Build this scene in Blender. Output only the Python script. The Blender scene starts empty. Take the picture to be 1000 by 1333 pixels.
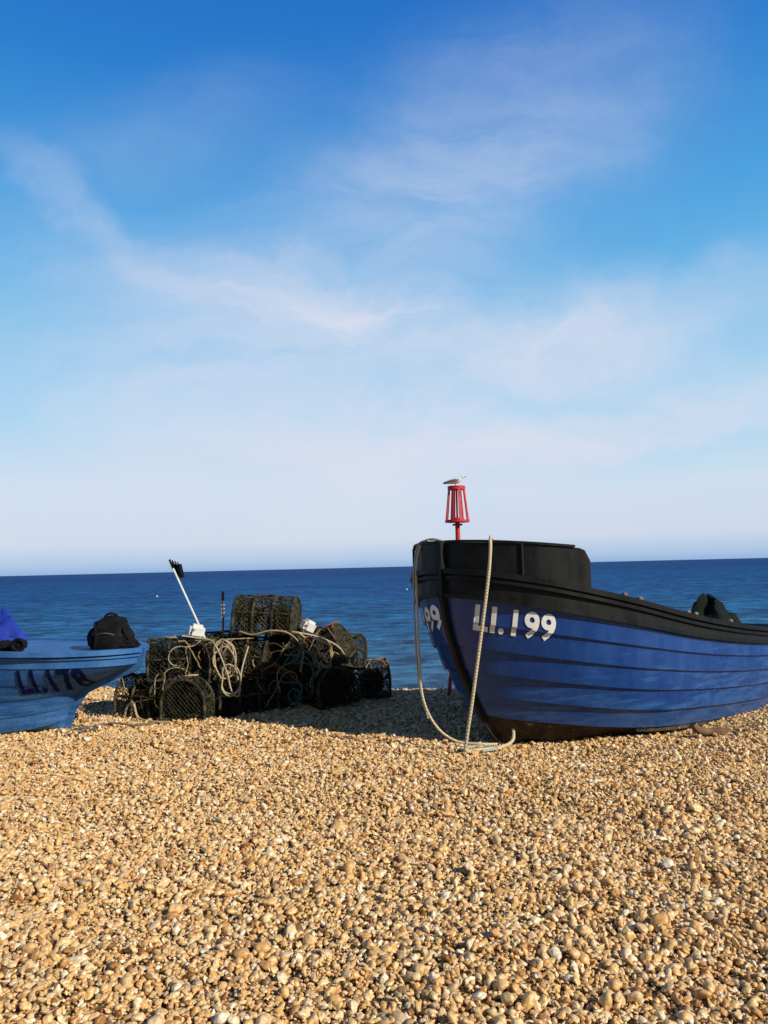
import bpy, bmesh, math, random
import numpy as np
from mathutils import Vector, Matrix, noise, Euler
from mathutils.bvhtree import BVHTree
random.seed(7); rng=np.random.default_rng(11)
scene=bpy.context.scene
def lin(r,g,b):
    f=lambda c:(c/255/12.92) if c/255<=.04045 else ((c/255+.055)/1.055)**2.4
    return (f(r),f(g),f(b),1)

# ------------------------------------------------------------------ materials
class NT:
    def __init__(s,mat): s.t=mat.node_tree; s.n=s.t.nodes; s.l=s.t.links
    def new(s,typ,**kw):
        nd=s.n.new(typ)
        for k,v in kw.items(): setattr(nd,k,v)
        return nd
    def link(s,a,b): s.l.new(a,b)
    def math(s,op,a,b=None,clamp=False):
        nd=s.n.new('ShaderNodeMath'); nd.operation=op; nd.use_clamp=clamp
        for i,x in enumerate((a,b)):
            if x is None: continue
            if isinstance(x,(int,float)): nd.inputs[i].default_value=x
            else: s.l.new(x,nd.inputs[i])
        return nd.outputs[0]
    def noise(s,vec,scale,detail=4,rough=.55,dist=0):
        nd=s.n.new('ShaderNodeTexNoise'); nd.inputs['Scale'].default_value=scale
        nd.inputs['Detail'].default_value=detail; nd.inputs['Roughness'].default_value=rough
        nd.inputs['Distortion'].default_value=dist
        if vec is not None: s.l.new(vec,nd.inputs['Vector'])
        return nd
    def ramp(s,fac,stops,interp='LINEAR'):
        nd=s.n.new('ShaderNodeValToRGB'); cr=nd.color_ramp; cr.interpolation=interp
        while len(cr.elements)<len(stops): cr.elements.new(.5)
        for e,(p,c) in zip(cr.elements,stops):
            e.position=p; e.color=c if len(c)==4 else (*c,1)
        if fac is not None: s.l.new(fac,nd.inputs[0])
        return nd.outputs[0]
    def mix(s,fac,a,b,mode='MIX'):
        nd=s.n.new('ShaderNodeMix'); nd.data_type='RGBA'; nd.blend_type=mode
        for i,x in ((0,fac),(6,a),(7,b)):
            if isinstance(x,(int,float)): nd.inputs[i].default_value=x
            elif isinstance(x,tuple): nd.inputs[i].default_value=x if len(x)==4 else (*x,1)
            else: s.l.new(x,nd.inputs[i])
        return nd.outputs[2]
def base_mat(name,rough=.6,spec=.5):
    m=bpy.data.materials.new(name); m.use_nodes=True
    nt=NT(m); b=nt.n['Principled BSDF']; b.inputs['Roughness'].default_value=rough
    b.inputs['Specular IOR Level'].default_value=spec
    return m,nt,b
def paint(name,col,col2,rough=.45,scale=6,amt=.5,spec=.5,bump=.15,streak=True,chips=None,low=None,drip=None):
    m,nt,b=base_mat(name,rough,spec)
    tc=nt.new('ShaderNodeTexCoord'); mp=nt.new('ShaderNodeMapping'); nt.link(tc.outputs['Object'],mp.inputs[0])
    mp.inputs['Scale'].default_value=(1,1,.35) if streak else (1,1,1)
    n1=nt.noise(mp.outputs[0],scale,8,.65)
    f=nt.ramp(n1.outputs[0],[(.42,(0,0,0)),(.68,(amt,amt,amt))])
    c=nt.mix(f,(*col,1),(*col2,1))
    n2=nt.noise(tc.outputs['Object'],scale*9,6,.7)
    if low:   # scuffs and fading towards the lower strakes
        sz=nt.new('ShaderNodeSeparateXYZ'); nt.link(tc.outputs['Object'],sz.inputs[0])
        mp2=nt.new('ShaderNodeMapping'); nt.link(tc.outputs['Object'],mp2.inputs[0]); mp2.inputs['Scale'].default_value=(.8,.8,7)
        n4=nt.noise(mp2.outputs[0],3,9,.7)
        mr=nt.new('ShaderNodeMapRange'); nt.link(sz.outputs[2],mr.inputs[0]); mr.inputs[1].default_value=.85; mr.inputs[2].default_value=.1; mr.inputs[3].default_value=0;mr.inputs[4].default_value=.22
        q=nt.math('ADD',n4.outputs[0],mr.outputs[0])
        c=nt.mix(nt.ramp(q,[(.60,(0,0,0)),(.78,(.8,.8,.8))]),c,(*low,1))
    if drip:  # vertical run-off stains
        mp3=nt.new('ShaderNodeMapping'); nt.link(tc.outputs['Object'],mp3.inputs[0]); mp3.inputs['Scale'].default_value=(9,9,.7)
        n5=nt.noise(mp3.outputs[0],1.3,7,.7)
        c=nt.mix(nt.ramp(n5.outputs[0],[(.56,(0,0,0)),(.74,(.5,.5,.5))]),c,(*drip,1))
    dk=nt.ramp(n2.outputs[0],[(.3,(.55,.55,.55)),(.6,(1,1,1))])
    c=nt.mix(.5,c,nt.mix(1.0,c,dk,'MULTIPLY'))
    if chips:
        n3=nt.noise(tc.outputs['Object'],scale*3.1,10,.75)
        cf=nt.ramp(n3.outputs[0],[(chips[0],(0,0,0)),(chips[0]+.03,(1,1,1))])
        c=nt.mix(cf,c,(*chips[1],1))
    nt.link(c,b.inputs['Base Color'])
    rr=nt.ramp(n1.outputs[0],[(.35,(rough*.8,)*3),(.65,(min(1,rough*1.5),)*3)]); nt.link(rr,b.inputs['Roughness'])
    bp=nt.new('ShaderNodeBump'); bp.inputs['Strength'].default_value=bump; bp.inputs['Distance'].default_value=.01
    nt.link(n2.outputs[0],bp.inputs['Height']); nt.link(bp.outputs[0],b.inputs['Normal'])
    return m
M={}
M['blue']=paint('weathered_blue_paint',(.004,.040,.195),(.010,.075,.27),.28,5,.5,chips=(.67,(.12,.19,.30)),low=(.03,.12,.32),drip=(.003,.020,.085))
M['black']=paint('black_paint',(.004,.0045,.005),(.013,.015,.013),.45,5,.6,spec=.22,chips=(.69,(.12,.11,.08)))
M['bottom']=paint('scuffed_antifoul',(.012,.011,.010),(.13,.09,.06),.7,4,.8,streak=False,spec=.2,chips=(.60,(.24,.18,.12)))
M['keel']=paint('red_keel_wood',(.15,.05,.03),(.26,.16,.09),.7,8,.8,streak=False)
M['paleblue']=paint('faded_blue_paint',(.014,.085,.28),(.035,.135,.36),.55,4,.8,spec=.25,chips=(.66,(.25,.31,.38)),low=(.07,.19,.40),drip=(.012,.06,.20))
M['paleblue2']=paint('faded_blue_topstrake',(.030,.125,.34),(.07,.195,.44),.55,4,.8,spec=.25,chips=(.66,(.30,.36,.42)))
M['inner']=paint('inner_grey_paint',(.07,.09,.12),(.16,.17,.17),.7,6,.8)
M['white']=paint('white_lettering',(.84,.84,.82),(.72,.73,.74),.5,9,.5,streak=False,bump=.05,chips=(.70,(.14,.18,.30)))
M['navy']=paint('navy_lettering',(.001,.005,.045),(.003,.010,.065),.7,9,.5,spec=.1,streak=False,bump=.05)
M['wood']=paint('grey_wood',(.24,.17,.11),(.14,.10,.07),.8,8,.9)
M['red']=paint('red_beacon_paint',(.60,.018,.025),(.45,.03,.03),.5,12,.7,streak=False)
M['net']=paint('black_net_twine',(.011,.013,.009),(.075,.068,.034),.85,14,.9,streak=False,spec=.15)
M['net2']=paint('brown_net_twine',(.038,.035,.018),(.19,.15,.075),.85,14,.9,streak=False,spec=.15)
M['frame']=paint('rubber_wrapped_frame',(.018,.018,.014),(.15,.12,.065),.8,12,.9,streak=False,spec=.15)
M['rubber']=paint('rubber_mat',(.008,.009,.007),(.022,.022,.015),.9,12,.9,streak=False,spec=.1)
M['orange']=paint('orange_twine',(.45,.12,.03),(.3,.12,.05),.8,12,.7,streak=False)
M['teal']=paint('teal_twine',(.015,.16,.15),(.04,.12,.11),.8,12,.7,streak=False)
M['foam']=paint('foam_float',(.78,.78,.76),(.6,.58,.52),.7,12,.6,streak=False)
M['bagblack']=paint('black_nylon',(.005,.005,.006),(.011,.011,.013),.7,8,.6,spec=.15,streak=False)
M['bagblue']=paint('blue_fabric',(.008,.03,.30),(.02,.06,.42),.7,8,.6,spec=.3,streak=False)
M['tarp']=paint('dark_green_tarp',(.005,.009,.007),(.012,.022,.018),.7,8,.6,spec=.12,streak=False)
M['gullwhite']=paint('white_feathers',(.82,.82,.81),(.65,.65,.66),.8,20,.5,streak=False)
M['gullgrey']=paint('grey_feathers',(.16,.17,.20),(.3,.32,.34),.8,20,.5,streak=False)
M['gulldark']=paint('dark_feathers',(.02,.02,.02),(.05,.05,.05),.8,20,.5,streak=False)
M['beak']=paint('beak',(.35,.10,.02),(.3,.12,.03),.5,20,.5,streak=False)
M['buoy']=paint('pale_buoy_plastic',(.50,.45,.38),(.5,.40,.28),.5,8,.5,streak=False)
M['rust']=paint('rusty_iron',(.10,.045,.02),(.2,.1,.05),.8,14,.8,streak=False)
M['skid']=paint('worn_skid_timber',(.22,.13,.07),(.10,.06,.035),.85,9,.9,streak=False,spec=.2)
def rope_mat(name,c1,c2):
    m,nt,b=base_mat(name,.85,.2)
    tc=nt.new('ShaderNodeTexCoord')
    w=nt.new('ShaderNodeTexWave'); w.inputs['Scale'].default_value=28; w.inputs['Distortion'].default_value=1.5
    w.bands_direction='DIAGONAL'; nt.link(tc.outputs['Object'],w.inputs[0])
    n=nt.noise(tc.outputs['Object'],7,5)
    c=nt.mix(n.outputs[0],(*c1,1),(*c2,1)); c=nt.mix(nt.math('MULTIPLY',w.outputs[1],.35),c,(.12,.09,.05,1))
    nt.link(c,b.inputs['Base Color'])
    bp=nt.new('ShaderNodeBump'); bp.inputs['Strength'].default_value=.6; bp.inputs['Distance'].default_value=.006
    nt.link(w.outputs[1],bp.inputs['Height']); nt.link(bp.outputs[0],b.inputs['Normal'])
    return m
M['rope']=rope_mat('cream_rope',(.80,.70,.48),(.60,.50,.30))
M['rope3']=rope_mat('weathered_cream_rope',(.66,.55,.35),(.40,.32,.19))
M['ropetan']=rope_mat('tan_rope',(.50,.36,.18),(.32,.22,.11))
M['rope2']=rope_mat('pale_green_rope',(.50,.56,.46),(.35,.42,.34))

# ------------------------------------------------------------------ mesh builder
def catmull(pts,n=8,closed=False):
    P=[Vector(p) for p in pts]; out=[]
    N=len(P); rg=N if closed else N-1
    for i in range(rg):
        if closed: a,b,c,d=P[(i-1)%N],P[i],P[(i+1)%N],P[(i+2)%N]
        else: a,b,c,d=P[max(i-1,0)],P[i],P[i+1],P[min(i+2,N-1)]
        for k in range(n):
            t=k/n
            out.append(.5*((2*b)+(c-a)*t+(2*a-5*b+4*c-d)*t*t+(3*b-a-3*c+d)*t**3))
    if not closed: out.append(P[-1])
    return out
def wander(rd,n,step,turn=.55):
    """smooth 2-D random walk: gentle loops like slack rope"""
    a=rd.uniform(0,6.28); k=rd.uniform(-turn,turn); x=y=0; out=[(0,0)]
    for i in range(n):
        k=k*.8+rd.uniform(-turn,turn)*.5; a+=k
        x+=step*math.cos(a); y+=step*math.sin(a); out.append((x,y))
    return out
class MB:
    def __init__(s): s.v=[]; s.f=[]; s.m=[]; s.mats=[]
    def mi(s,m):
        if m not in s.mats: s.mats.append(m)
        return s.mats.index(m)
    def add(s,vs,fs,m):
        o=len(s.v); s.v+= [tuple(v) for v in vs]; k=s.mi(m)
        for f in fs: s.f.append([i+o for i in f]); s.m.append(k)
    def sweep(s,rings,m,closed=True,caps=True,loop=False):
        n=len(rings[0]); vs=[p for r in rings for p in r]; fs=[]
        R=len(rings)
        for i in range(R if loop else R-1):
            i2=(i+1)%R
            for j in range(n if closed else n-1):
                j2=(j+1)%n
                fs.append([i*n+j,i*n+j2,i2*n+j2,i2*n+j])
        if caps and not loop and closed:
            fs.append(list(range(n))[::-1]); fs.append([(R-1)*n+j for j in range(n)])
        s.add(vs,fs,m)
    def tube(s,pts,r,m,n=8,loop=False):
        P=[Vector(p) for p in pts]; N=len(P); rings=[]; up=None
        for i,p in enumerate(P):
            if loop: d=P[(i+1)%N]-P[i-1]
            else: d=P[min(i+1,N-1)]-P[max(i-1,0)]
            if d.length<1e-9: d=Vector((0,0,1))
            d.normalize()
            if up is None:
                up=d.orthogonal().normalized()
            else:
                up=(up-d*up.dot(d))
                if up.length<1e-6: up=d.orthogonal()
                up.normalize()
            b=d.cross(up); rr=r[i] if hasattr(r,'__len__') else r
            rings.append([p+(up*math.cos(2*math.pi*k/n)+b*math.sin(2*math.pi*k/n))*rr for k in range(n)])
        s.sweep(rings,m,loop=loop)
    def box(s,c,sz,m,rot=(0,0,0),bev=0.0):
        bm=bmesh.new(); bmesh.ops.create_cube(bm,size=1)
        for v in bm.verts: v.co=Vector((v.co.x*sz[0],v.co.y*sz[1],v.co.z*sz[2]))
        if bev: bmesh.ops.bevel(bm,geom=bm.edges[:],offset=bev,segments=2,affect='EDGES')
        R=Euler(rot).to_matrix()
        vs=[R@v.co+Vector(c) for v in bm.verts]; fs=[[v.index for v in f.verts] for f in bm.faces]
        bm.free(); s.add(vs,fs,m)
    def blob(s,c,r,m,e=1.0,amp=.0,fs_=3,seed=0,rot=(0,0,0),nu=28,nv=18,fold=0,peak=0):
        R=Euler(rot).to_matrix(); rings=[]
        sp=lambda x:math.copysign(abs(x)**e,x)
        for i in range(nv+1):
            ph=-math.pi/2+math.pi*i/nv; ring=[]
            for j in range(nu):
                th=2*math.pi*j/nu
                d=Vector((sp(math.cos(ph))*sp(math.cos(th)),sp(math.cos(ph))*sp(math.sin(th)),sp(math.sin(ph))))
                k=1+amp*noise.noise(d*fs_+Vector((seed,seed,0)))+fold*abs(noise.noise(d*fs_*2.3+Vector((0,seed,9))))
                pk=1-peak*max(d.z,0)
                ring.append(R@Vector((d.x*r[0]*k*pk,d.y*r[1]*k*pk,d.z*r[2]*k))+Vector(c))
            rings.append(ring)
        s.sweep(rings,m)
    def build(s,name,parent=None,smooth=35,loc=None,rot=None):
        me=bpy.data.meshes.new(name); me.from_pydata(s.v,[],s.f)
        for m in s.mats: me.materials.append(m)
        me.polygons.foreach_set('material_index',s.m)
        if smooth:
            me.polygons.foreach_set('use_smooth',[True]*len(me.polygons))
            me.set_sharp_from_angle(angle=math.radians(smooth))
        me.update()
        o=bpy.data.objects.new(name,me); scene.collection.objects.link(o)
        if parent: o.parent=parent
        if loc: o.location=loc
        if rot: o.rotation_euler=rot
        return o
def empty(name,loc,rot=(0,0,0)):
    o=bpy.data.objects.new(name,None); scene.collection.objects.link(o)
    o.location=loc; o.rotation_euler=rot; o.empty_display_size=.2
    return o

# ------------------------------------------------------------------ ground
def sst(a,b,x):
    t=min(max((x-a)/(b-a),0),1); return t*t*(3-2*t)
def gh(x,y):
    yc=10.55-.13*x if x<3 else 10.16
    yc+= .25*noise.noise(Vector((x*.35,3.1,0)))
    t=(y-yc)/.45
    sp=.45*(math.log1p(math.exp(t)) if t<30 else t)
    h=-.23*sp
    if y<60 and abs(x)<60:
        h+=.035*noise.noise(Vector((x*.45,y*.45,1.7)))+.034*noise.noise(Vector((x*1.5,y*1.5,4.2)))+.020*noise.noise(Vector((x*3.6,y*3.6,8.2)))
        # hollow in which the big boat sits
        bx=(x-.515)*.743+(y-6.82)*.669; by=-(x-.515)*.669+(y-6.82)*.743
        h-=(.065+.065*sst(1.2,3.2,bx))*sst(-.3,.7,bx)*(1-sst(5,7,bx))*(1-sst(.95,1.75,abs(by)))
        h+=.05*math.exp(-((x-4.3)**2/.5+(y-7.6)**2/.25))
    return max(h,-6.0)
def axis(fine0,fine1,step,far):
    a=list(np.arange(fine0,fine1+1e-6,step)); s=step; x=fine1; y=fine0; L=[]; R=[]
    while x<far[1]: s*=1.35; x+=s; R.append(x)
    s=step
    while y>far[0]: s*=1.35; y-=s; L.append(y)
    return L[::-1]+a+R
xs=axis(-9,9,.12,(-6000,6000)); ys=axis(0,14,.1,(-3000,20000))
mb=MB(); vs=[(x,y,gh(x,y)-.008) for y in ys for x in xs]; nx=len(xs)
fs=[[j*nx+i,j*nx+i+1,(j+1)*nx+i+1,(j+1)*nx+i] for j in range(len(ys)-1) for i in range(nx-1)]
PEB=[(0,lin(138,88,46)),(.08,lin(216,166,104)),(.2,lin(236,198,138)),(.32,lin(214,166,104)),(.44,lin(246,218,168)),(.56,lin(200,174,138)),(.66,lin(240,202,138)),(.78,lin(220,174,110)),(.88,lin(250,240,216)),(.95,lin(238,208,156)),(1,lin(116,84,56))]
m,nt,b=base_mat('shingle_ground',.9,.2)
tc=nt.new('ShaderNodeTexCoord')
vo=nt.new('ShaderNodeTexVoronoi'); vo.inputs['Scale'].default_value=42; nt.link(tc.outputs['Object'],vo.inputs['Vector'])
sep=nt.new('ShaderNodeSeparateColor'); nt.link(vo.outputs['Color'],sep.inputs[0])
c=nt.ramp(sep.outputs[0],PEB)
dk=nt.ramp(vo.outputs['Distance'],[(.2,(.8,.8,.8)),(.7,(.16,.14,.12))])
c=nt.mix(1.0,c,dk,'MULTIPLY'); nt.link(c,b.inputs['Base Color'])
bp=nt.new('ShaderNodeBump'); bp.inputs['Strength'].default_value=1; bp.inputs['Distance'].default_value=.02; bp.invert=True
nt.link(vo.outputs['Distance'],bp.inputs['Height']); nt.link(bp.outputs[0],b.inputs['Normal'])
mb.add(vs,fs,m); mb.build('shingle_beach_ground',smooth=80)

# pebbles: instanced stones
m,nt,b=base_mat('pebble_stone',.42,.45)
oi=nt.new('ShaderNodeObjectInfo'); c=nt.ramp(oi.outputs['Random'],PEB,'LINEAR')
tc=nt.new('ShaderNodeTexCoord')
n=nt.noise(tc.outputs['Object'],1.6,5,.6); r=nt.ramp(n.outputs[0],[(.35,(.74,.66,.56)),(.6,(1.06,1.05,1.03))])
c=nt.mix(1.0,c,r,'MULTIPLY')
n=nt.noise(tc.outputs['Object'],6,4,.7); c=nt.mix(.5,c,nt.mix(1.0,c,nt.ramp(n.outputs[0],[(.35,(.6,.55,.5)),(.55,(1,1,1))]),'MULTIPLY'))
nt.link(c,b.inputs['Base Color'])
PM=m
col=bpy.data.collections.new('pebble_shapes')
for k in range(10):
    bm=bmesh.new(); bmesh.ops.create_icosphere(bm,subdivisions=3,radius=1)
    ax=(1,random.uniform(.6,.92),random.uniform(.36,.66))
    for v in bm.verts:
        d=v.co.copy()
        q=1+.36*noise.noise(d*1.1+Vector((k*7,0,0)))+.17*noise.noise(d*2.6+Vector((0,k*5,0)))
        v.co=Vector((d.x*ax[0],d.y*ax[1],d.z*ax[2]))*q
    me=bpy.data.meshes.new('pebble'); bm.to_mesh(me); bm.free()
    me.polygons.foreach_set('use_smooth',[True]*len(me.polygons)); me.materials.append(PM)
    o=bpy.data.objects.new('pebble_shape',me); col.objects.link(o)
N=660000
y=1.7+rng.random(N)*10.2; x=(rng.random(N)*2-1)*8.4
keep=np.abs(x)<.58*y+.9
x=x[keep];y=y[keep]
dens=np.where(y<5,1.0,.76); k2=rng.random(len(x))<dens; x=x[k2];y=y[k2]; n=len(x)
print('pebbles',n)
rad=np.clip(rng.lognormal(math.log(.0112),.40,n),.005,.034)
big=rng.random(n)<.010; rad[big]*=1.5
z=np.array([gh(a,bb) for a,bb in zip(x,y)])+ (rng.random(n)*1.35-.4)*rad
rot=np.stack([rng.normal(0,.5,n),rng.normal(0,.5,n),rng.random(n)*6.283],1)
me=bpy.data.meshes.new('shingle_pebbles'); me.vertices.add(n)
me.vertices.foreach_set('co',np.stack([x,y,z],1).astype(np.float32).ravel())
a=me.attributes.new('prot','FLOAT_VECTOR','POINT'); a.data.foreach_set('vector',rot.astype(np.float32).ravel())
a=me.attributes.new('psc','FLOAT','POINT'); a.data.foreach_set('value',rad.astype(np.float32))
a=me.attributes.new('pid','INT','POINT'); a.data.foreach_set('value',rng.integers(0,10,n).astype(np.int32))
me.update()
po=bpy.data.objects.new('shingle_pebbles',me); scene.collection.objects.link(po)
g=bpy.data.node_groups.new('scatter_pebbles','GeometryNodeTree')
g.interface.new_socket('Geometry',in_out='INPUT',socket_type='NodeSocketGeometry')
g.interface.new_socket('Geometry',in_out='OUTPUT',socket_type='NodeSocketGeometry')
gi=g.nodes.new('NodeGroupInput'); go=g.nodes.new('NodeGroupOutput')
ip=g.nodes.new('GeometryNodeInstanceOnPoints'); ci=g.nodes.new('GeometryNodeCollectionInfo')
ci.inputs['Collection'].default_value=col; ci.inputs['Separate Children'].default_value=True; ci.inputs['Reset Children'].default_value=True
def na(nm,t):
    q=g.nodes.new('GeometryNodeInputNamedAttribute'); q.data_type=t; q.inputs['Name'].default_value=nm
    return [o for o in q.outputs if o.enabled and o.name=='Attribute'][0]
er=g.nodes.new('FunctionNodeEulerToRotation'); g.links.new(na('prot','FLOAT_VECTOR'),er.inputs[0])
g.links.new(gi.outputs[0],ip.inputs['Points']); g.links.new(ci.outputs[0],ip.inputs['Instance'])
ip.inputs['Pick Instance'].default_value=True
g.links.new(na('pid','INT'),ip.inputs['Instance Index']); g.links.new(er.outputs[0],ip.inputs['Rotation'])
g.links.new(na('psc','FLOAT'),ip.inputs['Scale']); g.links.new(ip.outputs[0],go.inputs[0])
md=po.modifiers.new('scatter','NODES'); md.node_group=g

# ------------------------------------------------------------------ sea
SEA=-2.45
m=bpy.data.materials.new('sea_water'); m.use_nodes=True; nt=NT(m); nt.n.clear()
out=nt.new('ShaderNodeOutputMaterial'); df=nt.new('ShaderNodeBsdfDiffuse'); gl_=nt.new('ShaderNodeBsdfGlossy'); mx=nt.new('ShaderNodeMixShader')
geo=nt.new('ShaderNodeNewGeometry')
sx=nt.new('ShaderNodeSeparateXYZ'); nt.link(geo.outputs['Position'],sx.inputs[0])
mp=nt.new('ShaderNodeMapping'); nt.link(geo.outputs['Position'],mp.inputs[0]); mp.inputs['Scale'].default_value=(.5,.8,1); mp.inputs['Rotation'].default_value=(0,0,.12)
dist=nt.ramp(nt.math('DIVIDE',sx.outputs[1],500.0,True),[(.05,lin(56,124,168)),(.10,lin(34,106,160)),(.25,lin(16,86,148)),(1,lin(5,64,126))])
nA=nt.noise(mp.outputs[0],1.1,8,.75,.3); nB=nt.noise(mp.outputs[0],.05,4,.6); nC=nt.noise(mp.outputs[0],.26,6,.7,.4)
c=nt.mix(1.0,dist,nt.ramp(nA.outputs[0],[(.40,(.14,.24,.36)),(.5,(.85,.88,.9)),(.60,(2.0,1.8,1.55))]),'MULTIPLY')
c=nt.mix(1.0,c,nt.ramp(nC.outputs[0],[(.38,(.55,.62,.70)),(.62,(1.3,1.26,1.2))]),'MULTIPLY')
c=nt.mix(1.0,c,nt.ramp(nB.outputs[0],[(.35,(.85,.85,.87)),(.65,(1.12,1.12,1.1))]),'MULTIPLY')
nt.link(c,df.inputs[0]); gl_.inputs['Roughness'].default_value=.25; gl_.inputs[0].default_value=(.8,.9,1,1)
bp=nt.new('ShaderNodeBump'); bp.inputs['Strength'].default_value=1; bp.inputs['Distance'].default_value=.6
nt.link(nA.outputs[0],bp.inputs['Height']); nt.link(bp.outputs[0],df.inputs['Normal']); nt.link(bp.outputs[0],gl_.inputs['Normal'])
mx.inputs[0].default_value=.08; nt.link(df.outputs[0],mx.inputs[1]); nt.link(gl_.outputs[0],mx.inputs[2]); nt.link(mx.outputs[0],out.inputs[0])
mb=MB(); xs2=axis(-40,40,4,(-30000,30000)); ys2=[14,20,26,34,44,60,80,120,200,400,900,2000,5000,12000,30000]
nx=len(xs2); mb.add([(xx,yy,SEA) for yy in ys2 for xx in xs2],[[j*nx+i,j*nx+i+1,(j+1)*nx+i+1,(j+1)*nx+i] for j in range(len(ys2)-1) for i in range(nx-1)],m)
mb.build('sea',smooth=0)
for (bx,by,s) in ((-38,128,.20),(3.6,133,.20)):
    mb=MB(); mb.blob((0,0,.05),(s,s,s*1.1),M['buoy']); mb.tube([(0,0,0),(0,0,s*1.9)],.04,M['black'])
    mb.tube([(s*.6*math.cos(q),s*.6*math.sin(q),s*.9) for q in np.linspace(0,6.28,17)[:-1]],.03,M['black'],6,loop=True)
    mb.build('mooring_buoy',loc=(bx,by,SEA))

# ------------------------------------------------------------------ boats
class Hull:
    kd=0.0; sink=0.0
    def __init__(s,**k): s.__dict__.update(k)
    def pos(s,g,u,side=1,t=None):
        zs=s.ztop*g; ts=float(np.interp(zs,s.stz,s.stt))
        if t is None: t=ts+(s.L-ts)*u**1.8
        t=max(t,ts)
        zr=s.zr(t); h=1-math.exp(-(t-ts)/s.hb)
        z=zr*((1-h)*g+h*float(np.interp(g,s.mg,s.mz)))
        z+=-s.kd*max(0,t-.9)*(1-g)**1.5-s.sink*(1-g)**1.3
        Lb=s.Lb[0]+(s.Lb[1]-s.Lb[0])*g; p=s.p[0]+(s.p[1]-s.p[0])*g
        tau=min(max((t-ts)/Lb,0),1); f=(1-(1-tau)**2)**p
        ta=1-s.tap*max(0,(t-s.L*.5)/(s.L*.5))**2
        y=.03+float(np.interp(g,s.mg,s.my))*f*ta
        return Vector((t,y*side,z))
    def nrm(s,g,u,side=1):
        u=max(u,.03); e=.01; g0,g1=max(g-.04,0),min(g+.04,1)
        a=s.pos(g,u+e)-s.pos(g,u-e); b_=s.pos(g1,u)-s.pos(g0,u)
        n=-a.cross(b_); 
        if n.length<1e-9: n=Vector((0,1,0))
        n.normalize(); n.y*=side
        return n
    def uat(s,t):
        ts=float(np.interp(s.ztop,s.stz,s.stt)); return ((t-ts)/(s.L-ts))**(1/1.8)
def build_hull(H,par,mats,inner,NP,NS=64,off=.024):
    mb=MB(); us=[i/(NS-1) for i in range(NS)]
    for side in (-1,1):
        for i in range(NP):
            rows=[]
            for k in range(4):
                g=(i+k/3)/NP; o=off*(1-k/3)
                rows.append([H.pos(g,u,side)+H.nrm(g,u,side)*o*min(1,.3+u*8) for u in us])
            g=(i+0)/NP
            rows=[[H.pos(g,u,side)-H.nrm(g,u,side)*.004 for u in us]]+rows
            if side==-1: rows=rows[::-1]
            mb.sweep(rows,mats[i],closed=False,caps=False)
    ring=[H.pos(k/12,1,-1) for k in range(12,-1,-1)]+[H.pos(k/12,1,1) for k in range(13)]
    mb.add(ring,[list(range(len(ring)))],mats[-2])
    hull=mb.build('hull_planking',par,30)
    mb=MB()
    for side in (-1,1):
        rows=[[H.pos(.12+.88*k/8,u,side)-H.nrm(.12+.88*k/8,u,side)*.035 for u in us] for k in range(9)]
        mb.sweep(rows,inner,closed=False,caps=False)
    a=[H.pos(.14,u,-1)-H.nrm(.14,u,-1)*.03 for u in us]; b_=[H.pos(.14,u,1)-H.nrm(.14,u,1)*.03 for u in us]
    mb.sweep([a,b_],inner,closed=False,caps=False)
    for t in np.arange(1.3,H.L-.2,.45):
        for side in (-1,1):
            pts=[H.pos(g,0,side,t=t)+Vector((0,-side*.045,0)) for g in np.linspace(.2,.98,8)]
            mb.tube(pts,.018,M['wood'],5)
    for t in (1.9,3.2,4.5):
        if t<H.L-.4:
            p=H.pos(.78,0,1,t=t); mb.box((t,0,p.z),(.22,p.y*2-.06,.03),M['wood'])
    mb.build('interior',par)
    return hull
def railsweep(mb,H,g,us,side,n0,n1,z0,z1,m,dz=None):
    rings=[]
    for u in us:
        p=H.pos(g,u,side); n=H.nrm(g,u,side); n.z=0; n.normalize()
        a=z1 if dz is None else dz(p)-p.z
        rings.append([p+n*n0+Vector((0,0,z0)),p+n*n1+Vector((0,0,z0)),p+n*n1+Vector((0,0,a)),p+n*n0+Vector((0,0,a))])
    mb.sweep(rings,m)
def stem(mb,H,top,m1,m2,wid=.045,zsplit=.35):
    pts=[Vector((float(np.interp(top,H.stz,H.stt)),0,top))]
    for g in np.linspace(1,0,24):
        p=H.pos(g,0,1); pts.append(Vector((p.x,0,p.z)))
    rings=[]
    for i,p in enumerate(pts):
        d=pts[min(i+1,len(pts)-1)]-pts[max(i-1,0)]; d.normalize()
        f=Vector((d.z,0,-d.x)); 
        if f.x>0: f=-f
        w=wid
        rings.append([p+f*.055+Vector((0,-w*.5,0)),p+f*.055+Vector((0,w*.5,0)),p-f*.05+Vector((0,w,0)),p-f*.05+Vector((0,-w,0))])
    k=next(i for i,p in enumerate(pts) if p.z<zsplit)
    mb.sweep(rings[:k+1],m1); mb.sweep(rings[k:],m2)
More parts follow.
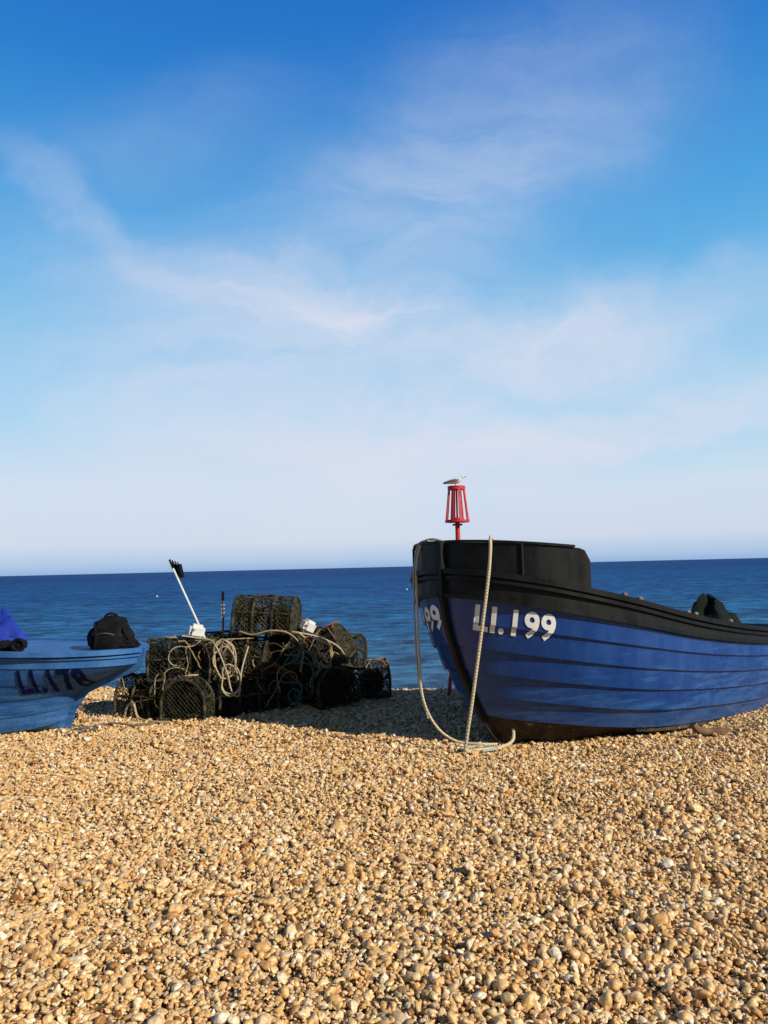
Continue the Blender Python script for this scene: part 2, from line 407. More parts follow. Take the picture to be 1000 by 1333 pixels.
def world_text(body,C,R,U,D,w,h,bvh,par,mat,name,shear=0,off=.02,lift=.008):
    cu=bpy.data.curves.new('t','FONT'); cu.body=body; cu.size=1; cu.offset=off; cu.shear=shear; cu.resolution_u=6; cu.space_character=1.08
    ob=bpy.data.objects.new('t',cu); scene.collection.objects.link(ob)
    dg=bpy.context.evaluated_depsgraph_get(); me=bpy.data.meshes.new_from_object(ob.evaluated_get(dg))
    bpy.data.objects.remove(ob)
    bm=bmesh.new(); bm.from_mesh(me)
    x0=min(v.co.x for v in bm.verts);x1=max(v.co.x for v in bm.verts);y0=min(v.co.y for v in bm.verts);y1=max(v.co.y for v in bm.verts)
    for v in bm.verts: v.co=Vector(((v.co.x-x0)/(x1-x0)*w-w/2,(v.co.y-y0)/(y1-y0)*h-h/2,0))
    for k in np.arange(-w/2,w/2,.015):
        bmesh.ops.bisect_plane(bm,geom=bm.verts[:]+bm.edges[:]+bm.faces[:],plane_co=(k,0,0),plane_no=(1,0,0))
    for k in np.arange(-h/2,h/2,.008):
        bmesh.ops.bisect_plane(bm,geom=bm.verts[:]+bm.edges[:]+bm.faces[:],plane_co=(0,k,0),plane_no=(0,1,0))
    inv=par.matrix_world.inverted(); C,R,U,D=map(Vector,(C,R,U,D)); miss=[]
    for v in bm.verts:
        p=C+R*v.co.x+U*v.co.y; hit,nn,ix,ds=bvh.ray_cast(p-D*1.0,D,4)
        if hit is None: miss.append(v); continue
        v.co=inv@(hit-D*lift)
    bmesh.ops.delete(bm,geom=miss,context='VERTS')
    me2=bpy.data.meshes.new(name); bm.to_mesh(me2); bm.free(); me2.materials.append(mat)
    o=bpy.data.objects.new(name,me2); scene.collection.objects.link(o); o.parent=par
def bvh_of(o,par):
    MW=par.matrix_world
    return BVHTree.FromPolygons([MW@v.co for v in o.data.vertices],[list(p.vertices) for p in o.data.polygons])

# --- main boat
B1=empty('fishing_boat',(.515,6.82,0),(0,0,math.radians(42)))
bpy.context.view_layer.update()
H1=Hull(ztop=1.54,L=6.3,zr=lambda t:1.54-.27*t+.021*t*t,stz=[0,.2,.5,.815,1.1,1.35,1.8],stt=[.86,.62,.385,.19,.06,0,0],kd=.06,sink=.16,
  hb=1.0,Lb=(2.0,1.6),p=(.85,.5),tap=.3,mg=[0,.125,.25,.375,.5,.625,.75,.875,1],my=[0,.58,.88,.98,1.025,1.055,1.075,1.09,1.10],
  mz=[x/.79 for x in (0,.03,.12,.22,.335,.45,.565,.675,.79)])
hull1=build_hull(H1,B1,[M['bottom'],M['bottom']]+[M['blue']]*5+[M['black']],M['inner'],8,off=.028)
us=[(i/59) for i in range(60)]
mb=MB()
for side in (-1,1):
    railsweep(mb,H1,1,us,side,-.05,.05,-.012,.035,M['black'])
    railsweep(mb,H1,1,us,side,.0,.035,-.06,-.03,M['black'])
    railsweep(mb,H1,.875,us,side,.01,.045,-.015,.02,M['black'])
mb.build('rubbing_rails',B1)
mb=MB(); stem(mb,H1,1.80,M['black'],M['bottom'],zsplit=.25)
pts=[H1.pos(0,0,1,t=t) for t in np.linspace(.88,6.25,16)]
pts=[Vector((p.x,0,p.z)) for p in pts]
mb.sweep([[p+Vector((0,-.05,-.07)),p+Vector((0,.05,-.07)),p+Vector((0,.05,.05)),p+Vector((0,-.05,.05))] for p in pts],M['keel'])
mb.build('stem_and_keel',B1)
mb=MB()
tend=.80; uend=H1.uat(tend); ub=[uend*i/30 for i in range(31)]
def btop(p):
    t=p.x; zz=1.80-.11*t
    r=.10
    if t>tend-r: zz-= r-math.sqrt(max(0,r*r-(t-(tend-r))**2))
    return zz
for side in (-1,1):
    railsweep(mb,H1,1,ub,side,-.035,-.005,.03,0,M['black'],dz=btop)
    rings=[]
    for u in ub[:-3]:
        p=H1.pos(1,u,side); n=H1.nrm(1,u,side); n.z=0; n.normalize(); z=btop(p)
        rings.append([Vector((p.x,p.y,z))+n*a+Vector((0,0,b_)) for a,b_ in ((-.05,.001),(.012,.001),(.012,.022),(-.05,.022))])
    mb.sweep(rings,M['black'])
    for t in (.28,):
        p=H1.pos(1,0,side,t=t); n=H1.nrm(1,H1.uat(t),side); n.z=0; n.normalize()
        mb.tube([p+n*.008+Vector((0,0,.03)),Vector((p.x,p.y,btop(p)))+n*.008],.014,M['black'],6)
mb.build('bow_bulwark',B1)
mb=MB()
A=[];Bq=[]
for u in ub:
    p=H1.pos(1,u,-1); q=H1.pos(1,u,1); z=1.80-.11*p.x-.04
    A.append(Vector((p.x,p.y+.04,z))); Bq.append(Vector((q.x,q.y-.04,z)))
mb.sweep([A,Bq],M['black'],closed=False,caps=False)
p=H1.pos(1,uend,1); mb.box((tend-.03,0,(p.z+1.66)/2),(.025,p.y*2-.09,1.66-p.z),M['black'])
for t in (1.15,1.35,2.2,2.35,3.1):
    p=H1.pos(1,0,-1,t=t); mb.box((p.x,p.y,p.z+.05),(.07,.035,.03),M['wood'],bev=.008)
mb.build('foredeck',B1)
mb=MB()
for side in (-1,1):
    pts=[H1.pos(.22,0,side,t=t)+Vector((0,side*.04,.0)) for t in np.linspace(1.7,5.6,20)]
    mb.sweep([[p+Vector((0,-.03,-.03)),p+Vector((0,.03,-.03)),p+Vector((0,.03,.04)),p+Vector((0,-.03,.04))] for p in pts],M['bottom'])
mb.build('bilge_runners',B1)
mb=MB()
mb.blob((4.15,-.40,.80),(.27,.26,.34),M['tarp'],amp=.4,fs_=1.9,seed=3,fold=.3,peak=.55)
mb.blob((4.42,-.33,.76),(.38,.28,.24),M['tarp'],amp=.4,fs_=2.0,seed=5,fold=.3,peak=.4)
mb.build('folded_tarp',B1)
bv=bvh_of(hull1,B1); a=math.radians(-9)
world_text('LI.199',(1.095,6.4,1.095),(math.cos(a),0,math.sin(a)),(.10,0,1),(0,1,0),.69,.235,bv,B1,M['white'],'registration_lettering',0,.030)
world_text('LI.199',(.25,7.25,1.09),(0,-math.cos(a),-math.sin(a)),(0,0,1),(1,0,0),.70,.225,bv,B1,M['white'],'registration_lettering_far_side',0,.028)
inv=B1.matrix_world.inverted()
def wl(pts): return [inv@Vector((p[0],p[1],p[2]+(gh(p[0],p[1]) if p[2]<.12 else 0))) for p in pts]
mb=MB()
mb.tube(catmull(wl([(1.0,6.85,1.70),(.93,6.62,1.80),(.90,6.53,1.83),(.885,6.47,1.70),(.85,6.48,1.4),(.72,6.62,.5),(.665,6.70,.13),(.66,6.74,.035),(.78,6.83,.03),(1.0,6.97,.04),(1.12,7.08,.10),(1.13,7.2,.16)]),8),.0145,M['rope'])
mb.tube(catmull(wl([(.62,6.9,1.78),(.45,7.0,1.84),(.34,7.12,1.80),(.29,7.13,1.6),(.285,7.12,1.2),(.29,7.1,.8),(.31,7.1,.42),(.42,7.15,.15),(.6,7.15,.05),(.83,7.1,.03),(1.0,7.2,.03)]),8),.0115,M['rope'])
mb.tube(catmull(wl([(.40,7.02,1.83),(.31,7.16,1.79),(.262,7.16,1.5),(.262,7.14,.9),(.29,7.12,.5),(.36,7.2,.2)]),8),.009,M['rope2'])
mb.tube(catmull(wl([(.66,6.74,.04),(.62,6.85,.03),(.8,6.98,.03),(.95,6.9,.04),(.8,6.78,.03)]),8),.011,M['rope2'])
mb.build('bow_ropes',B1)
mb=MB(); mb.tube(catmull([(0,0,.14),(.04,.0,.09),(.14,.03,.06),(.28,.08,.05),(.40,.14,.03)],6),.038,M['skid'],10)
mb.build('timber_skid',loc=(2.86,7.36,gh(2.9,7.4)))

# --- left boat
B2=empty('rowing_boat',(-2.53,8.0,0),(0,0,math.atan2(.2,-.97)))
bpy.context.view_layer.update()
H2=Hull(ztop=.82,L=4.6,zr=lambda t:.82+.022*t,stz=[0,.25,.42,.55,.66,.87],stt=[.9,.80,.66,.36,.05,0],sink=.06,
  hb=.35,Lb=(1.3,1.15),p=(.6,.58),tap=.2,mg=[0,.18,.34,.50,.9,1],my=[0,.52,.565,.60,.635,.66],mz=[0,.06,.24,.44,.91,1.0])
hull2=build_hull(H2,B2,[M['paleblue']]*5+[M['paleblue2']],M['inner'],6,NS=48,off=.009)
mb=MB()
for side in (-1,1): railsweep(mb,H2,1,us,side,-.04,.035,-.03,.02,M['paleblue2']); railsweep(mb,H2,.93,us,side,.003,.022,-.010,.010,M['paleblue2'])
mb.build('gunwale_rails',B2)
mb=MB(); stem(mb,H2,.84,M['paleblue2'],M['paleblue'],.03,.3); mb.box((2.7,0,-.08),(3.7,.06,.08),M['rust'],bev=.01)
A=[];Bq=[]
for u in np.linspace(0,H2.uat(2.6),24):
    p=H2.pos(1,u,-1); A.append(Vector((p.x,p.y+.03,p.z-.005))); Bq.append(Vector((p.x,-p.y-.03,p.z-.005)))
mb.sweep([A,Bq],M['paleblue2'],closed=False,caps=False)
mb.build('stem_keel_and_foredeck',B2)
bv=bvh_of(hull2,B2)
world_text('LI.178',(-3.315,7.0,.55),(1,0,.0),(.03,0,1),(0,1,0),.62,.26,bv,B2,M['navy'],'registration_lettering',0,.034,lift=.010)

# --- bags on left boat
bp_=empty('backpack',(-2.83,7.95,.80))
mb=MB()
mb.blob((0,0,.16),(.21,.14,.18),M['bagblack'],e=.75,amp=.22,fs_=2.4,seed=2,fold=.22,peak=.25)
mb.blob((.0,-.12,.11),(.15,.06,.10),M['bagblack'],e=.7,amp=.2,fs_=2.8,seed=8,fold=.15)
mb.blob((.15,-.02,.07),(.12,.12,.07),M['bagblack'],e=.8,amp=.3,fs_=2.8,seed=11,fold=.25)
mb.tube(catmull([(-.05,0,.31),(-.06,0,.365),(0,0,.39),(.06,0,.365),(.05,0,.31)],6),.012,M['bagblack'])
mb.tube(catmull([(-.14,-.08,.28),(-.10,-.17,.24),(-.09,-.19,.12),(-.12,-.18,.02)],6),.012,M['bagblack'])
mb.tube(catmull([(.12,-.06,.28),(.18,-.12,.2),(.24,-.1,.08),(.22,-.1,.02)],6),.012,M['bagblack'])
mb.tube(catmull([(-.12,-.15,.17),(0,-.19,.205),(.12,-.15,.17)],6),.004,M['inner'])
mb.build('bag_body',bp_)
mb=MB()
mb.blob((0,0,.16),(.22,.17,.21),M['bagblue'],amp=.45,fs_=2.2,seed=4,fold=.35,peak=.25)
mb.blob((-.2,.02,.13),(.2,.16,.14),M['bagblue'],amp=.35,fs_=1.9,seed=6,fold=.25)
mb.blob((.02,-.12,.06),(.22,.07,.06),M['bagblack'],amp=.3,fs_=2.4,seed=7,fold=.2)
mb.build('blue_jacket',loc=(-4.0,7.98,.84))
mb=MB()
mb.tube([(.06*math.cos(q),-.02,.06+.055*math.sin(q)) for q in np.linspace(0,6.28,17)[:-1]],.018,M['bagblack'],8,loop=True)
mb.blob((0,.02,.06),(.07,.04,.05),M['bagblack'],e=.8,amp=.2,seed=1); mb.tube([(-.09,0,.02),(-.02,0,.05)],.015,M['bagblack'])
mb.build('outboard_pulley',loc=(-3.68,7.75,.85))

# ------------------------------------------------------------------ lobster pots
def dprof(s,W,Hh,k=.16):
    side=k; arc=math.pi*.5*(W/2+(Hh-k)); tot=2*side+arc; d=s*tot
    if d<side: return (-W/2,d)
    if d<side+arc:
        a=math.pi*(d-side)/arc; return (-W/2*math.cos(a),side+(Hh-k)*math.sin(a))
    return (W/2,side-(d-side-arc))
def inside(yy,zz,W,Hh,k=.16):
    if zz<0 or abs(yy)>W/2: return False
    if zz<k: return True
    return (yy/(W/2))**2+((zz-k)/(Hh-k))**2<1
def pot_mesh(seed,netm,accent):
    rd=random.Random(seed); L,W,Hh=.68,.50,.42; mb=MB()
    jig=lambda:rd.uniform(-.007,.007)
    sp=.026; nu=int(L/sp); tot=2*.16+math.pi*.5*(W/2+Hh-.16); nv=int(tot/sp)
    P={}
    for i in range(nu+1):
        for j in range(nv+1):
            if (i+j)%2==0:
                yy,zz=dprof(j/nv,W,Hh); sag=1-.07*math.sin(math.pi*((i/nu*3)%1))
                P[i,j]=Vector((-L/2+L*i/nu+jig(),yy*sag+jig(),zz*sag+jig()))
    for (i,j),p in P.items():
        for dj in (1,-1):
            q=P.get((i+1,j+dj))
            if q: mb.tube([p,q],rd.uniform(.0034,.0055),netm if rd.random()<.9 else (M['net2'] if rd.random()<.8 else accent),3)
    for X in (-L/2,L/2,0.02,-.2):
        Q={}
        for i in range(-11,12):
            for j in range(0,18):
                if (i+j)%2==0:
                    yy,zz=i*.024,j*.025
                    if inside(yy,zz,W,Hh): Q[i,j]=Vector((X+jig(),yy+jig(),zz+jig()))
        for (i,j),p in Q.items():
            for dj in (1,-1):
                q=Q.get((i+1,j+dj))
                if q: mb.tube([p,q],.0042,netm,3)
    for X in (-L/2,-L/6,L/6,L/2):
        mb.tube([(X,)+dprof(k/22,W,Hh) for k in range(23)],.017,M['frame'],7)
        mb.tube([(X,-W/2,0),(X,W/2,0)],.014,M['frame'],6)
    for s in (0,.2,.5,.8,1):
        y_,z_=dprof(s,W,Hh); mb.tube([(-L/2,y_,z_),(L/2,y_,z_)],.012,M['frame'],6)
    for yy in np.linspace(-W/2,W/2,7)[1:-1]: mb.tube([(-L/2,yy,0),(L/2,yy,0)],.010,M['wood'],5)
    mb.box((0,0,.012),(L-.03,W-.03,.012),M['rubber'])
    rg=[Vector((-.05,.075*math.cos(a),.2+.075*math.sin(a))) for a in np.linspace(0,6.283,13)[:-1]]
    mb.tube(rg,.009,accent,6,loop=True)
    outer=[]
    for k,p in enumerate(rg):
        a=2*math.pi*k/12; outer.append(Vector((-L/2+.03,W*.40*math.cos(a),.2+.17*math.sin(a))))
    mb.sweep([outer,rg],M['rubber'],caps=False)
    mb.blob((.17,0,.17),(.13,.18,.15),M['rubber'],amp=.4,fs_=2.2,seed=seed*3,fold=.3,nu=16,nv=10)
    for q in range(9):     # slack twine and lashings lying over the netting
        s0=rd.uniform(.15,.85); X=rd.uniform(-L/3,L/3); pts=[]
        for (dx,dy) in wander(rd,12,.045):
            s_=min(max(s0+dy/tot,0.02),.98); y_,z_=dprof(s_,W,Hh); pts.append((min(max(X+dx,-L/2),L/2),y_*1.045,z_*1.045))
        mb.tube(catmull(pts,3),rd.uniform(.0045,.0075),rd.choice([M['ropetan'],M['net2'],accent,M['net'],M['net'],M['frame']]),5)
    return mb.build('lobster_pot',smooth=50)
protos=[pot_mesh(1,M['net'],M['rope3']),pot_mesh(2,M['net2'],M['orange']),pot_mesh(3,M['net'],M['teal']),pot_mesh(4,M['net2'],M['net'])]
D=[protos[i].data for i in range(4)]
for o in protos: bpy.data.objects.remove(o)
R_=math.radians
pots=[
 (-2.12,8.62,0,0,0,R_(78),0),(-2.64,8.78,0,0,0,R_(160),2),(-1.66,8.85,0,0,0,R_(30),0),(-1.36,9.15,0,0,0,R_(100),2),
 (-2.2,9.4,0,0,0,R_(10),1),(-.95,9.45,0,0,0,R_(20),2),(-.36,9.75,0,0,0,R_(12),1),(-1.7,9.6,0,0,0,R_(0),0),
 (-2.36,8.85,.42,R_(4),0,R_(12),0),(-1.70,8.95,.42,0,R_(3),R_(-8),3),(-1.12,9.05,.28,R_(-10),R_(40),R_(20),2),(-.72,9.30,.40,R_(10),R_(-26),R_(-16),1),
 (-1.10,9.5,.42,0,0,R_(40),3),(-1.95,9.45,.42,0,0,R_(5),1),(-1.40,9.0,.86,R_(-3),R_(3),R_(-6),3),(-.70,9.05,.0,R_(8),R_(-6),R_(-60),0),(-2.0,8.9,.40,R_(5),R_(2),R_(60),2),
 (-.70,9.55,.38,R_(-6),R_(14),R_(30),3)]
for (x_,y_,z_,a1,a2,a3,k) in pots:
    o=bpy.data.objects.new('lobster_pot',D[k]); scene.collection.objects.link(o)
    o.location=(x_,y_,z_+gh(x_,y_)+.02); o.rotation_euler=(a1,a2,a3); o.scale=(1,1,1)
# marker stick with flag
mb=MB()
mb.tube([(0,0,0),(-.36,0,.80)],.012,M['foam'],7)
rows=[]
for k in range(9):
    t=k/8; o=Vector((.14*t,.03*math.sin(t*6),.035-.06*t-.02*math.sin(t*4))); rows.append([Vector((-.335,0,.70))+o*.8,Vector((-.40,0,.86))+o])
mb.sweep(rows,M['bagblack'],closed=False,caps=False)
for k in range(4): mb.box((-.39+.03*k,-.002,.885-.012*k),(.013,.012,.05),M['bagblack'],rot=(0,-.4,0))
mb.tube([(-.36,0,.80),(-.40,0,.90)],.012,M['bagblack'],7)
mb.build('marker_flag_pole',loc=(-2.08,8.85,.84))
mb=MB(); mb.tube([(0,0,0),(0,0,.62)],.012,M['rust'],7); mb.tube([(0,0,.52),(0,0,.62)],.016,M['bagblack'],7)
for k in range(4): mb.tube([(-.016,0,.33+.045*k),(.016,0,.335+.045*k)],.009,M['foam'],6)
mb.build('marker_stake',loc=(-1.88,8.9,.74))
for loc,rt in (((-2.14,8.72,.93),(.1,.2,.4)),((-.92,9.05,.93),(.3,.4,.8))):
    mb=MB(); mb.box((0,0,0),(.17,.13,.15),M['foam'],rt,.03); mb.tube([(-.02,0,0),(.0,-.1,.03)],.01,M['rope'],6)
    mb.build('foam_float',loc=loc)
def coil(c,r,n,m,seed=0,th=.010):
    rd=random.Random(seed); pts=[]; rr=r; cx=cz=0
    for k in range(int(n*10)):
        a_=k/10*2*math.pi; rr+=(r-rr)*.3+rd.uniform(-.12,.12)*r; cx=cx*.8+rd.uniform(-.02,.02); cz=cz*.8+rd.uniform(-.02,.02)
        pts.append((c[0]+cx+rr*math.cos(a_)*.8,c[1]+rd.uniform(-.02,.02)-.01*k/10,c[2]+cz+rr*math.sin(a_)*1.25))
    mb=MB(); mb.tube(catmull(pts,5),th,m,6); return mb
rp=empty('coiled_rope',(0,0,0))
coil((-1.80,8.50,.62),.15,4.5,M['rope3'],seed=1,th=.008).build('loops',rp)
coil((-1.70,8.46,.42),.12,2,M['rope3'],seed=4,th=.008).build('lower_loops',rp)
coil((-.72,8.9,.62),.13,3,M['ropetan'],seed=9,th=.009).build('tan_loops',rp)
mb=MB()
mb.tube(catmull([(-2.25,8.5,.9),(-2.1,8.55,.87),(-1.95,8.55,.84),(-1.85,8.45,.75),(-1.75,8.45,.5),(-1.7,8.45,.3),(-1.62,8.45,.25),(-1.6,8.5,.5),(-1.55,8.65,.75)],8),.009,M['rope3'])
mb.tube(catmull([(-1.15,8.8,.90),(-1.0,8.78,.88),(-.85,8.85,.84),(-.7,8.9,.78),(-.55,8.95,.68),(-.45,9.0,.5)],8),.010,M['rope3'])
mb.tube(catmull([(-1.0,8.78,.88),(-.8,8.75,.72),(-.75,8.8,.6),(-.65,8.85,.72),(-.85,8.78,.82)],8),.009,M['rope3'])
mb.tube(catmull([(-1.65,8.68,.92),(-1.5,8.66,.88),(-1.3,8.66,.92),(-1.1,8.7,.88),(-.95,8.72,.7),(-.98,8.72,.45)],8),.009,M['ropetan'])
mb.tube(catmull([(-2.9,8.55,.02),(-2.85,8.5,.15),(-2.75,8.4,.2),(-2.7,8.4,.05),(-2.5,8.25,.03),(-2.3,8.2,.03)],8),.012,M['rope3'])
rd=random.Random(21)
for k in range(38):
    cx=rd.uniform(-2.6,-.5); cz=rd.uniform(.2,.8)
    if cx<-2.3: cz=min(cz,.5)
    if cx>-1.0: cz=min(cz,.6)
    pts=[]
    for (dx,dz) in wander(rd,14,.045,.6):
        X=min(max(cx+dx,-2.75),-.35); pts.append((X,8.42+.234*(X+2.6)+rd.uniform(-.012,.03),min(max(.03,cz+dz),.84 if X<-1.0 else .7)))
    mb.tube(catmull(pts,3),rd.uniform(.004,.0075),rd.choice([M['ropetan'],M['net2'],M['rope3'],M['frame'],M['net2'],M['net'],M['ropetan'],M['rubber']]),5)
mb.build('draped_rope',rp)
rp=empty('teal_rope',(0,0,0))
mb=MB(); rd=random.Random(5)
for (cx,cz) in ((-1.05,.62),(-1.0,.2)):
    for q in range(4):
        pts=[(cx+dx,8.70+rd.uniform(-.02,.03),max(.04,cz+dz)) for (dx,dz) in wander(rd,14,.04,.8)]
        mb.tube(catmull(pts,4),.007,M['teal'],6)
mb.build('tangle',rp)
mb=MB(); rd=random.Random(6)
for k in range(6):
    mb.tube(catmull([(dx-.05,dy,.03+rd.uniform(0,.02)) for dx,dy in wander(rd,9,.035,.8)],4),.007,rd.choice([M['rope2'],M['inner'],M['wood']]),5)
mb.build('rope_scraps',loc=(-2.95,7.95,gh(-2.95,7.95)))
mb=MB()
mb.tube(catmull([(-.1,0,.02),(.1,.03,.03),(.3,-.02,.02),(.5,.05,.02)],6),.012,M['wood'],6)
mb.build('driftwood',loc=(-2.95,8.1,gh(-2.95,8.1)))

# ------------------------------------------------------------------ beacon + gull
bc=empty('beacon_topmark',(.925,9.7,0))
mb=MB()
mb.tube([(0,0,.9),(0,0,2.20)],.030,M['red'],12)
for fx,fy in ((-.19,-.08),(.02,-.2),(.16,.16)):
    mb.tube([(0,0,1.3),(fx,fy,gh(1,9.7)-.05)],.022,M['red'],8)
mb.tube([(.1*math.cos(q),.1*math.sin(q),.55) for q in np.linspace(0,6.283,13)[:-1]],.012,M['red'],6,loop=True)
mb.box((0,0,2.11),(.12,.12,.02),M['red'],bev=.004)
mb.build('post',bc)
mb=MB()
def disc(z,r,h,hole=.0):
    mb.sweep([[Vector((q*math.cos(a_),q*math.sin(a_),zz)) for a_ in np.linspace(0,6.283,33)[:-1]] for q,zz in ((r*.05,z),(r,z),(r,z+h),(r*.05,z+h))],M['red'],caps=True)
disc(2.14,.155,.03); disc(2.555,.112,.045)
mb.tube([(0,0,2.1),(0,0,2.58)],.012,M['red'])
for k in range(8):
    a_=2*math.pi*(k+.3)/8; c_,s_=math.cos(a_),math.sin(a_); tx,ty=-s_,c_
    r0,r1=.150,.108; w0,w1=.021,.017
    rings=[]
    for r,zz,w_ in ((r0,2.17,w0),(r1,2.555,w1)):
        rings.append([Vector((r*c_+tx*w_,r*s_+ty*w_,zz)),Vector((r*c_-tx*w_,r*s_-ty*w_,zz)),Vector(((r-.012)*c_-tx*w_,(r-.012)*s_-ty*w_,zz)),Vector(((r-.012)*c_+tx*w_,(r-.012)*s_+ty*w_,zz))])
    mb.sweep(rings,M['red'])
mb.build('cage',bc)
gl=empty('seagull',(.915,9.7,2.60),(0,0,R_(-12)))
mb=MB()
def loft(mb,rows,m,n=14):
    rings=[]
    for (cx,cz,ry,rz) in rows: rings.append([Vector((cx,ry*math.cos(2*math.pi*k/n),cz+rz*math.sin(2*math.pi*k/n))) for k in range(n)])
    mb.sweep(rings,m)
loft(mb,[(-.145,.035,.012,.004),(-.11,.042,.022,.010),(-.07,.052,.032,.022),(-.02,.062,.042,.034),(.03,.070,.042,.036),(.06,.082,.034,.032),(.078,.100,.024,.024),(.09,.113,.021,.021),(.105,.118,.018,.018),(.117,.117,.008,.008)],M['gullwhite'])
for sd in (-1,1):
    rings=[]
    for (cx,cz,h,yy) in ((-.165,.045,.003,.008),(-.12,.055,.012,.024),(-.06,.068,.018,.036),(0,.075,.020,.044),(.04,.08,.014,.040),(.055,.082,.004,.034)):
        rings.append([Vector((cx,sd*(yy+.006),cz-h)),Vector((cx,sd*(yy+.010),cz)),Vector((cx,sd*(yy*.55),cz+h*.9)),Vector((cx,sd*yy*.6,cz-h*.5))])
    mb.sweep(rings[1:],M['gullgrey']); mb.sweep(rings[:2],M['gulldark'])
    mb.tube([(.0,sd*.014,.035),(.005,sd*.014,0)],.004,M['beak'],6); mb.box((.014,sd*.014,.002),(.035,.02,.004),M['beak'])
    mb.blob((.104,sd*.0165,.122),(.003,.002,.003),M['gulldark'],nu=8,nv=6)
mb.tube([(.112,0,.117),(.132,0,.114),(.142,0,.108)],[.007,.005,.002],M['beak'],8)
mb.build('gull_body',gl)

# ------------------------------------------------------------------ light, sky
el=R_(31); az=R_(125)
sd=Vector((math.sin(az)*math.cos(el),math.cos(az)*math.cos(el),math.sin(el)))
ld=bpy.data.lights.new('sun','SUN'); ld.energy=5.0; ld.angle=R_(.5); ld.color=(1,.94,.82)
lo=bpy.data.objects.new('sun',ld); scene.collection.objects.link(lo); lo.rotation_euler=(-sd).to_track_quat('-Z','Y').to_euler(); lo.location=(10,-8,10)
w=bpy.data.worlds.new('World'); scene.world=w; w.use_nodes=True
nt=NT(w); nt.n.clear()
out=nt.new('ShaderNodeOutputWorld'); bgA=nt.new('ShaderNodeBackground'); bgB=nt.new('ShaderNodeBackground'); ms=nt.new('ShaderNodeMixShader')
sky=nt.new('ShaderNodeTexSky'); sky.sky_type='NISHITA'; sky.sun_disc=False; sky.sun_elevation=el; sky.sun_rotation=az
nt.link(sky.outputs[0],bgA.inputs[0]); bgA.inputs[1].default_value=.06
tc=nt.new('ShaderNodeTexCoord'); sp=nt.new('ShaderNodeSeparateXYZ'); nt.link(tc.outputs['Generated'],sp.inputs[0])
ramp=nt.ramp(nt.math('MAXIMUM',sp.outputs[2],0.0),[(0,lin(150,186,228)),(.010,lin(178,203,234)),(.035,lin(210,222,241)),(.10,lin(208,227,245)),(.19,lin(166,216,246)),(.30,lin(122,194,240)),(.42,lin(80,166,230)),(.55,lin(44,130,212)),(.62,lin(34,114,202)),(.72,lin(12,54,122)),(1,lin(4,22,68))])
yy=nt.math('MAXIMUM',nt.math('ABSOLUTE',sp.outputs[1]),.12)
u=nt.math('DIVIDE',sp.outputs[0],yy); v=nt.math('DIVIDE',sp.outputs[2],yy)
cv=nt.new('ShaderNodeCombineXYZ'); nt.link(u,cv.inputs[0]); nt.link(v,cv.inputs[1])
nd=nt.noise(cv.outputs[0],2.4,6,.6)
vm=nt.new('ShaderNodeVectorMath',operation='MULTIPLY_ADD'); nt.link(nd.outputs['Color'],vm.inputs[0]); vm.inputs[1].default_value=(.34,.24,0); 
va=nt.new('ShaderNodeVectorMath',operation='ADD'); nt.link(cv.outputs[0],va.inputs[0]); va.inputs[1].default_value=(-.17,-.12,0)
nt.link(va.outputs[0],vm.inputs[2])
blobs=[(0.05,.23,.60,.16,-.05,.72),(-.42,.47,.20,.035,-.65,.22),(-.13,.36,.34,.05,-.15,.26),(.15,.58,.34,.16,.7,.26),(.40,.33,.36,.06,.15,.32),
 (.35,.19,.42,.045,.12,.40),(0,.45,.42,.15,.35,.24),(.44,.150,.26,.026,.14,-1.0),(-.30,.58,.30,.10,.3,.12),(-.2,.12,.6,.09,0,.40),(-.45,.40,.2,.10,.2,.10)]
tot=None
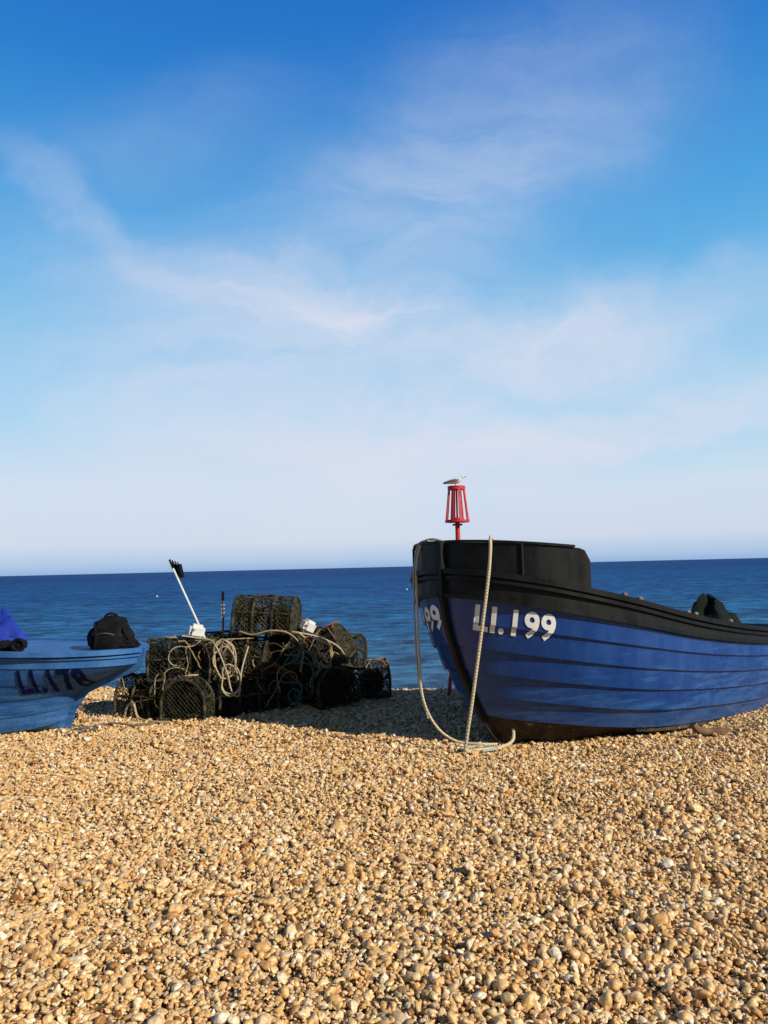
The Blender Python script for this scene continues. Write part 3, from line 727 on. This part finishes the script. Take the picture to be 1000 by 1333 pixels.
for (cx,cy,rx,ry,an,am) in blobs:
    mp=nt.new('ShaderNodeMapping'); mp.vector_type='TEXTURE'; nt.link(vm.outputs[0],mp.inputs['Vector'])
    mp.inputs['Location'].default_value=(cx,cy,0); mp.inputs['Rotation'].default_value=(0,0,an); mp.inputs['Scale'].default_value=(rx,ry,1)
    ln=nt.new('ShaderNodeVectorMath',operation='LENGTH'); nt.link(mp.outputs[0],ln.inputs[0])
    mr=nt.new('ShaderNodeMapRange'); mr.interpolation_type='SMOOTHERSTEP'; nt.link(ln.outputs['Value'],mr.inputs[0])
    mr.inputs[1].default_value=1.45; mr.inputs[2].default_value=0; mr.inputs[3].default_value=0; mr.inputs[4].default_value=am
    tot=mr.outputs[0] if tot is None else nt.math('ADD',tot,mr.outputs[0])
mp=nt.new('ShaderNodeMapping'); nt.link(vm.outputs[0],mp.inputs['Vector']); mp.inputs['Scale'].default_value=(1.6,5.5,1); mp.inputs['Rotation'].default_value=(0,0,-.22)
n2=nt.noise(mp.outputs[0],1.5,9,.62,.5)
wsp=nt.ramp(n2.outputs[0],[(.3,(.40,.40,.40)),(.72,(1.4,1.4,1.4))])
cf=nt.math('MULTIPLY',tot,wsp,True)
c=nt.mix(cf,ramp,lin(222,228,245))
# unseen sky behind the camera is dimmed to deepen the shadows
mr=nt.new('ShaderNodeMapRange'); nt.link(sp.outputs[1],mr.inputs[0]); mr.inputs[1].default_value=.15; mr.inputs[2].default_value=-.5; mr.inputs[3].default_value=1; mr.inputs[4].default_value=.45
c=nt.mix(1.0,c,mr.outputs[0],'MULTIPLY')
nt.link(c,bgB.inputs[0]); bgB.inputs[1].default_value=1.0
ms.inputs[0].default_value=.92; nt.link(bgA.outputs[0],ms.inputs[1]); nt.link(bgB.outputs[0],ms.inputs[2]); nt.link(ms.outputs[0],out.inputs[0])

# ------------------------------------------------------------------ camera
cam=bpy.data.cameras.new('camera'); co=bpy.data.objects.new('camera',cam); scene.collection.objects.link(co)
cam.sensor_fit='VERTICAL'; cam.sensor_height=36; cam.lens=27.0; cam.clip_end=60000; cam.clip_start=.05
p=R_(4.09); roll=R_(1.375)
fwd=Vector((0,math.cos(p),math.sin(p))); right=Vector((1,0,0)); up=right.cross(fwd)
r2=right*math.cos(roll)-up*math.sin(roll); u2=right*math.sin(roll)+up*math.cos(roll)
Rm=Matrix((r2,u2,-fwd)).transposed().to_4x4(); Rm.translation=Vector((0,0,1.6)); co.matrix_world=Rm
scene.camera=co
scene.view_settings.view_transform='Standard'; scene.view_settings.look='None'; scene.view_settings.exposure=0
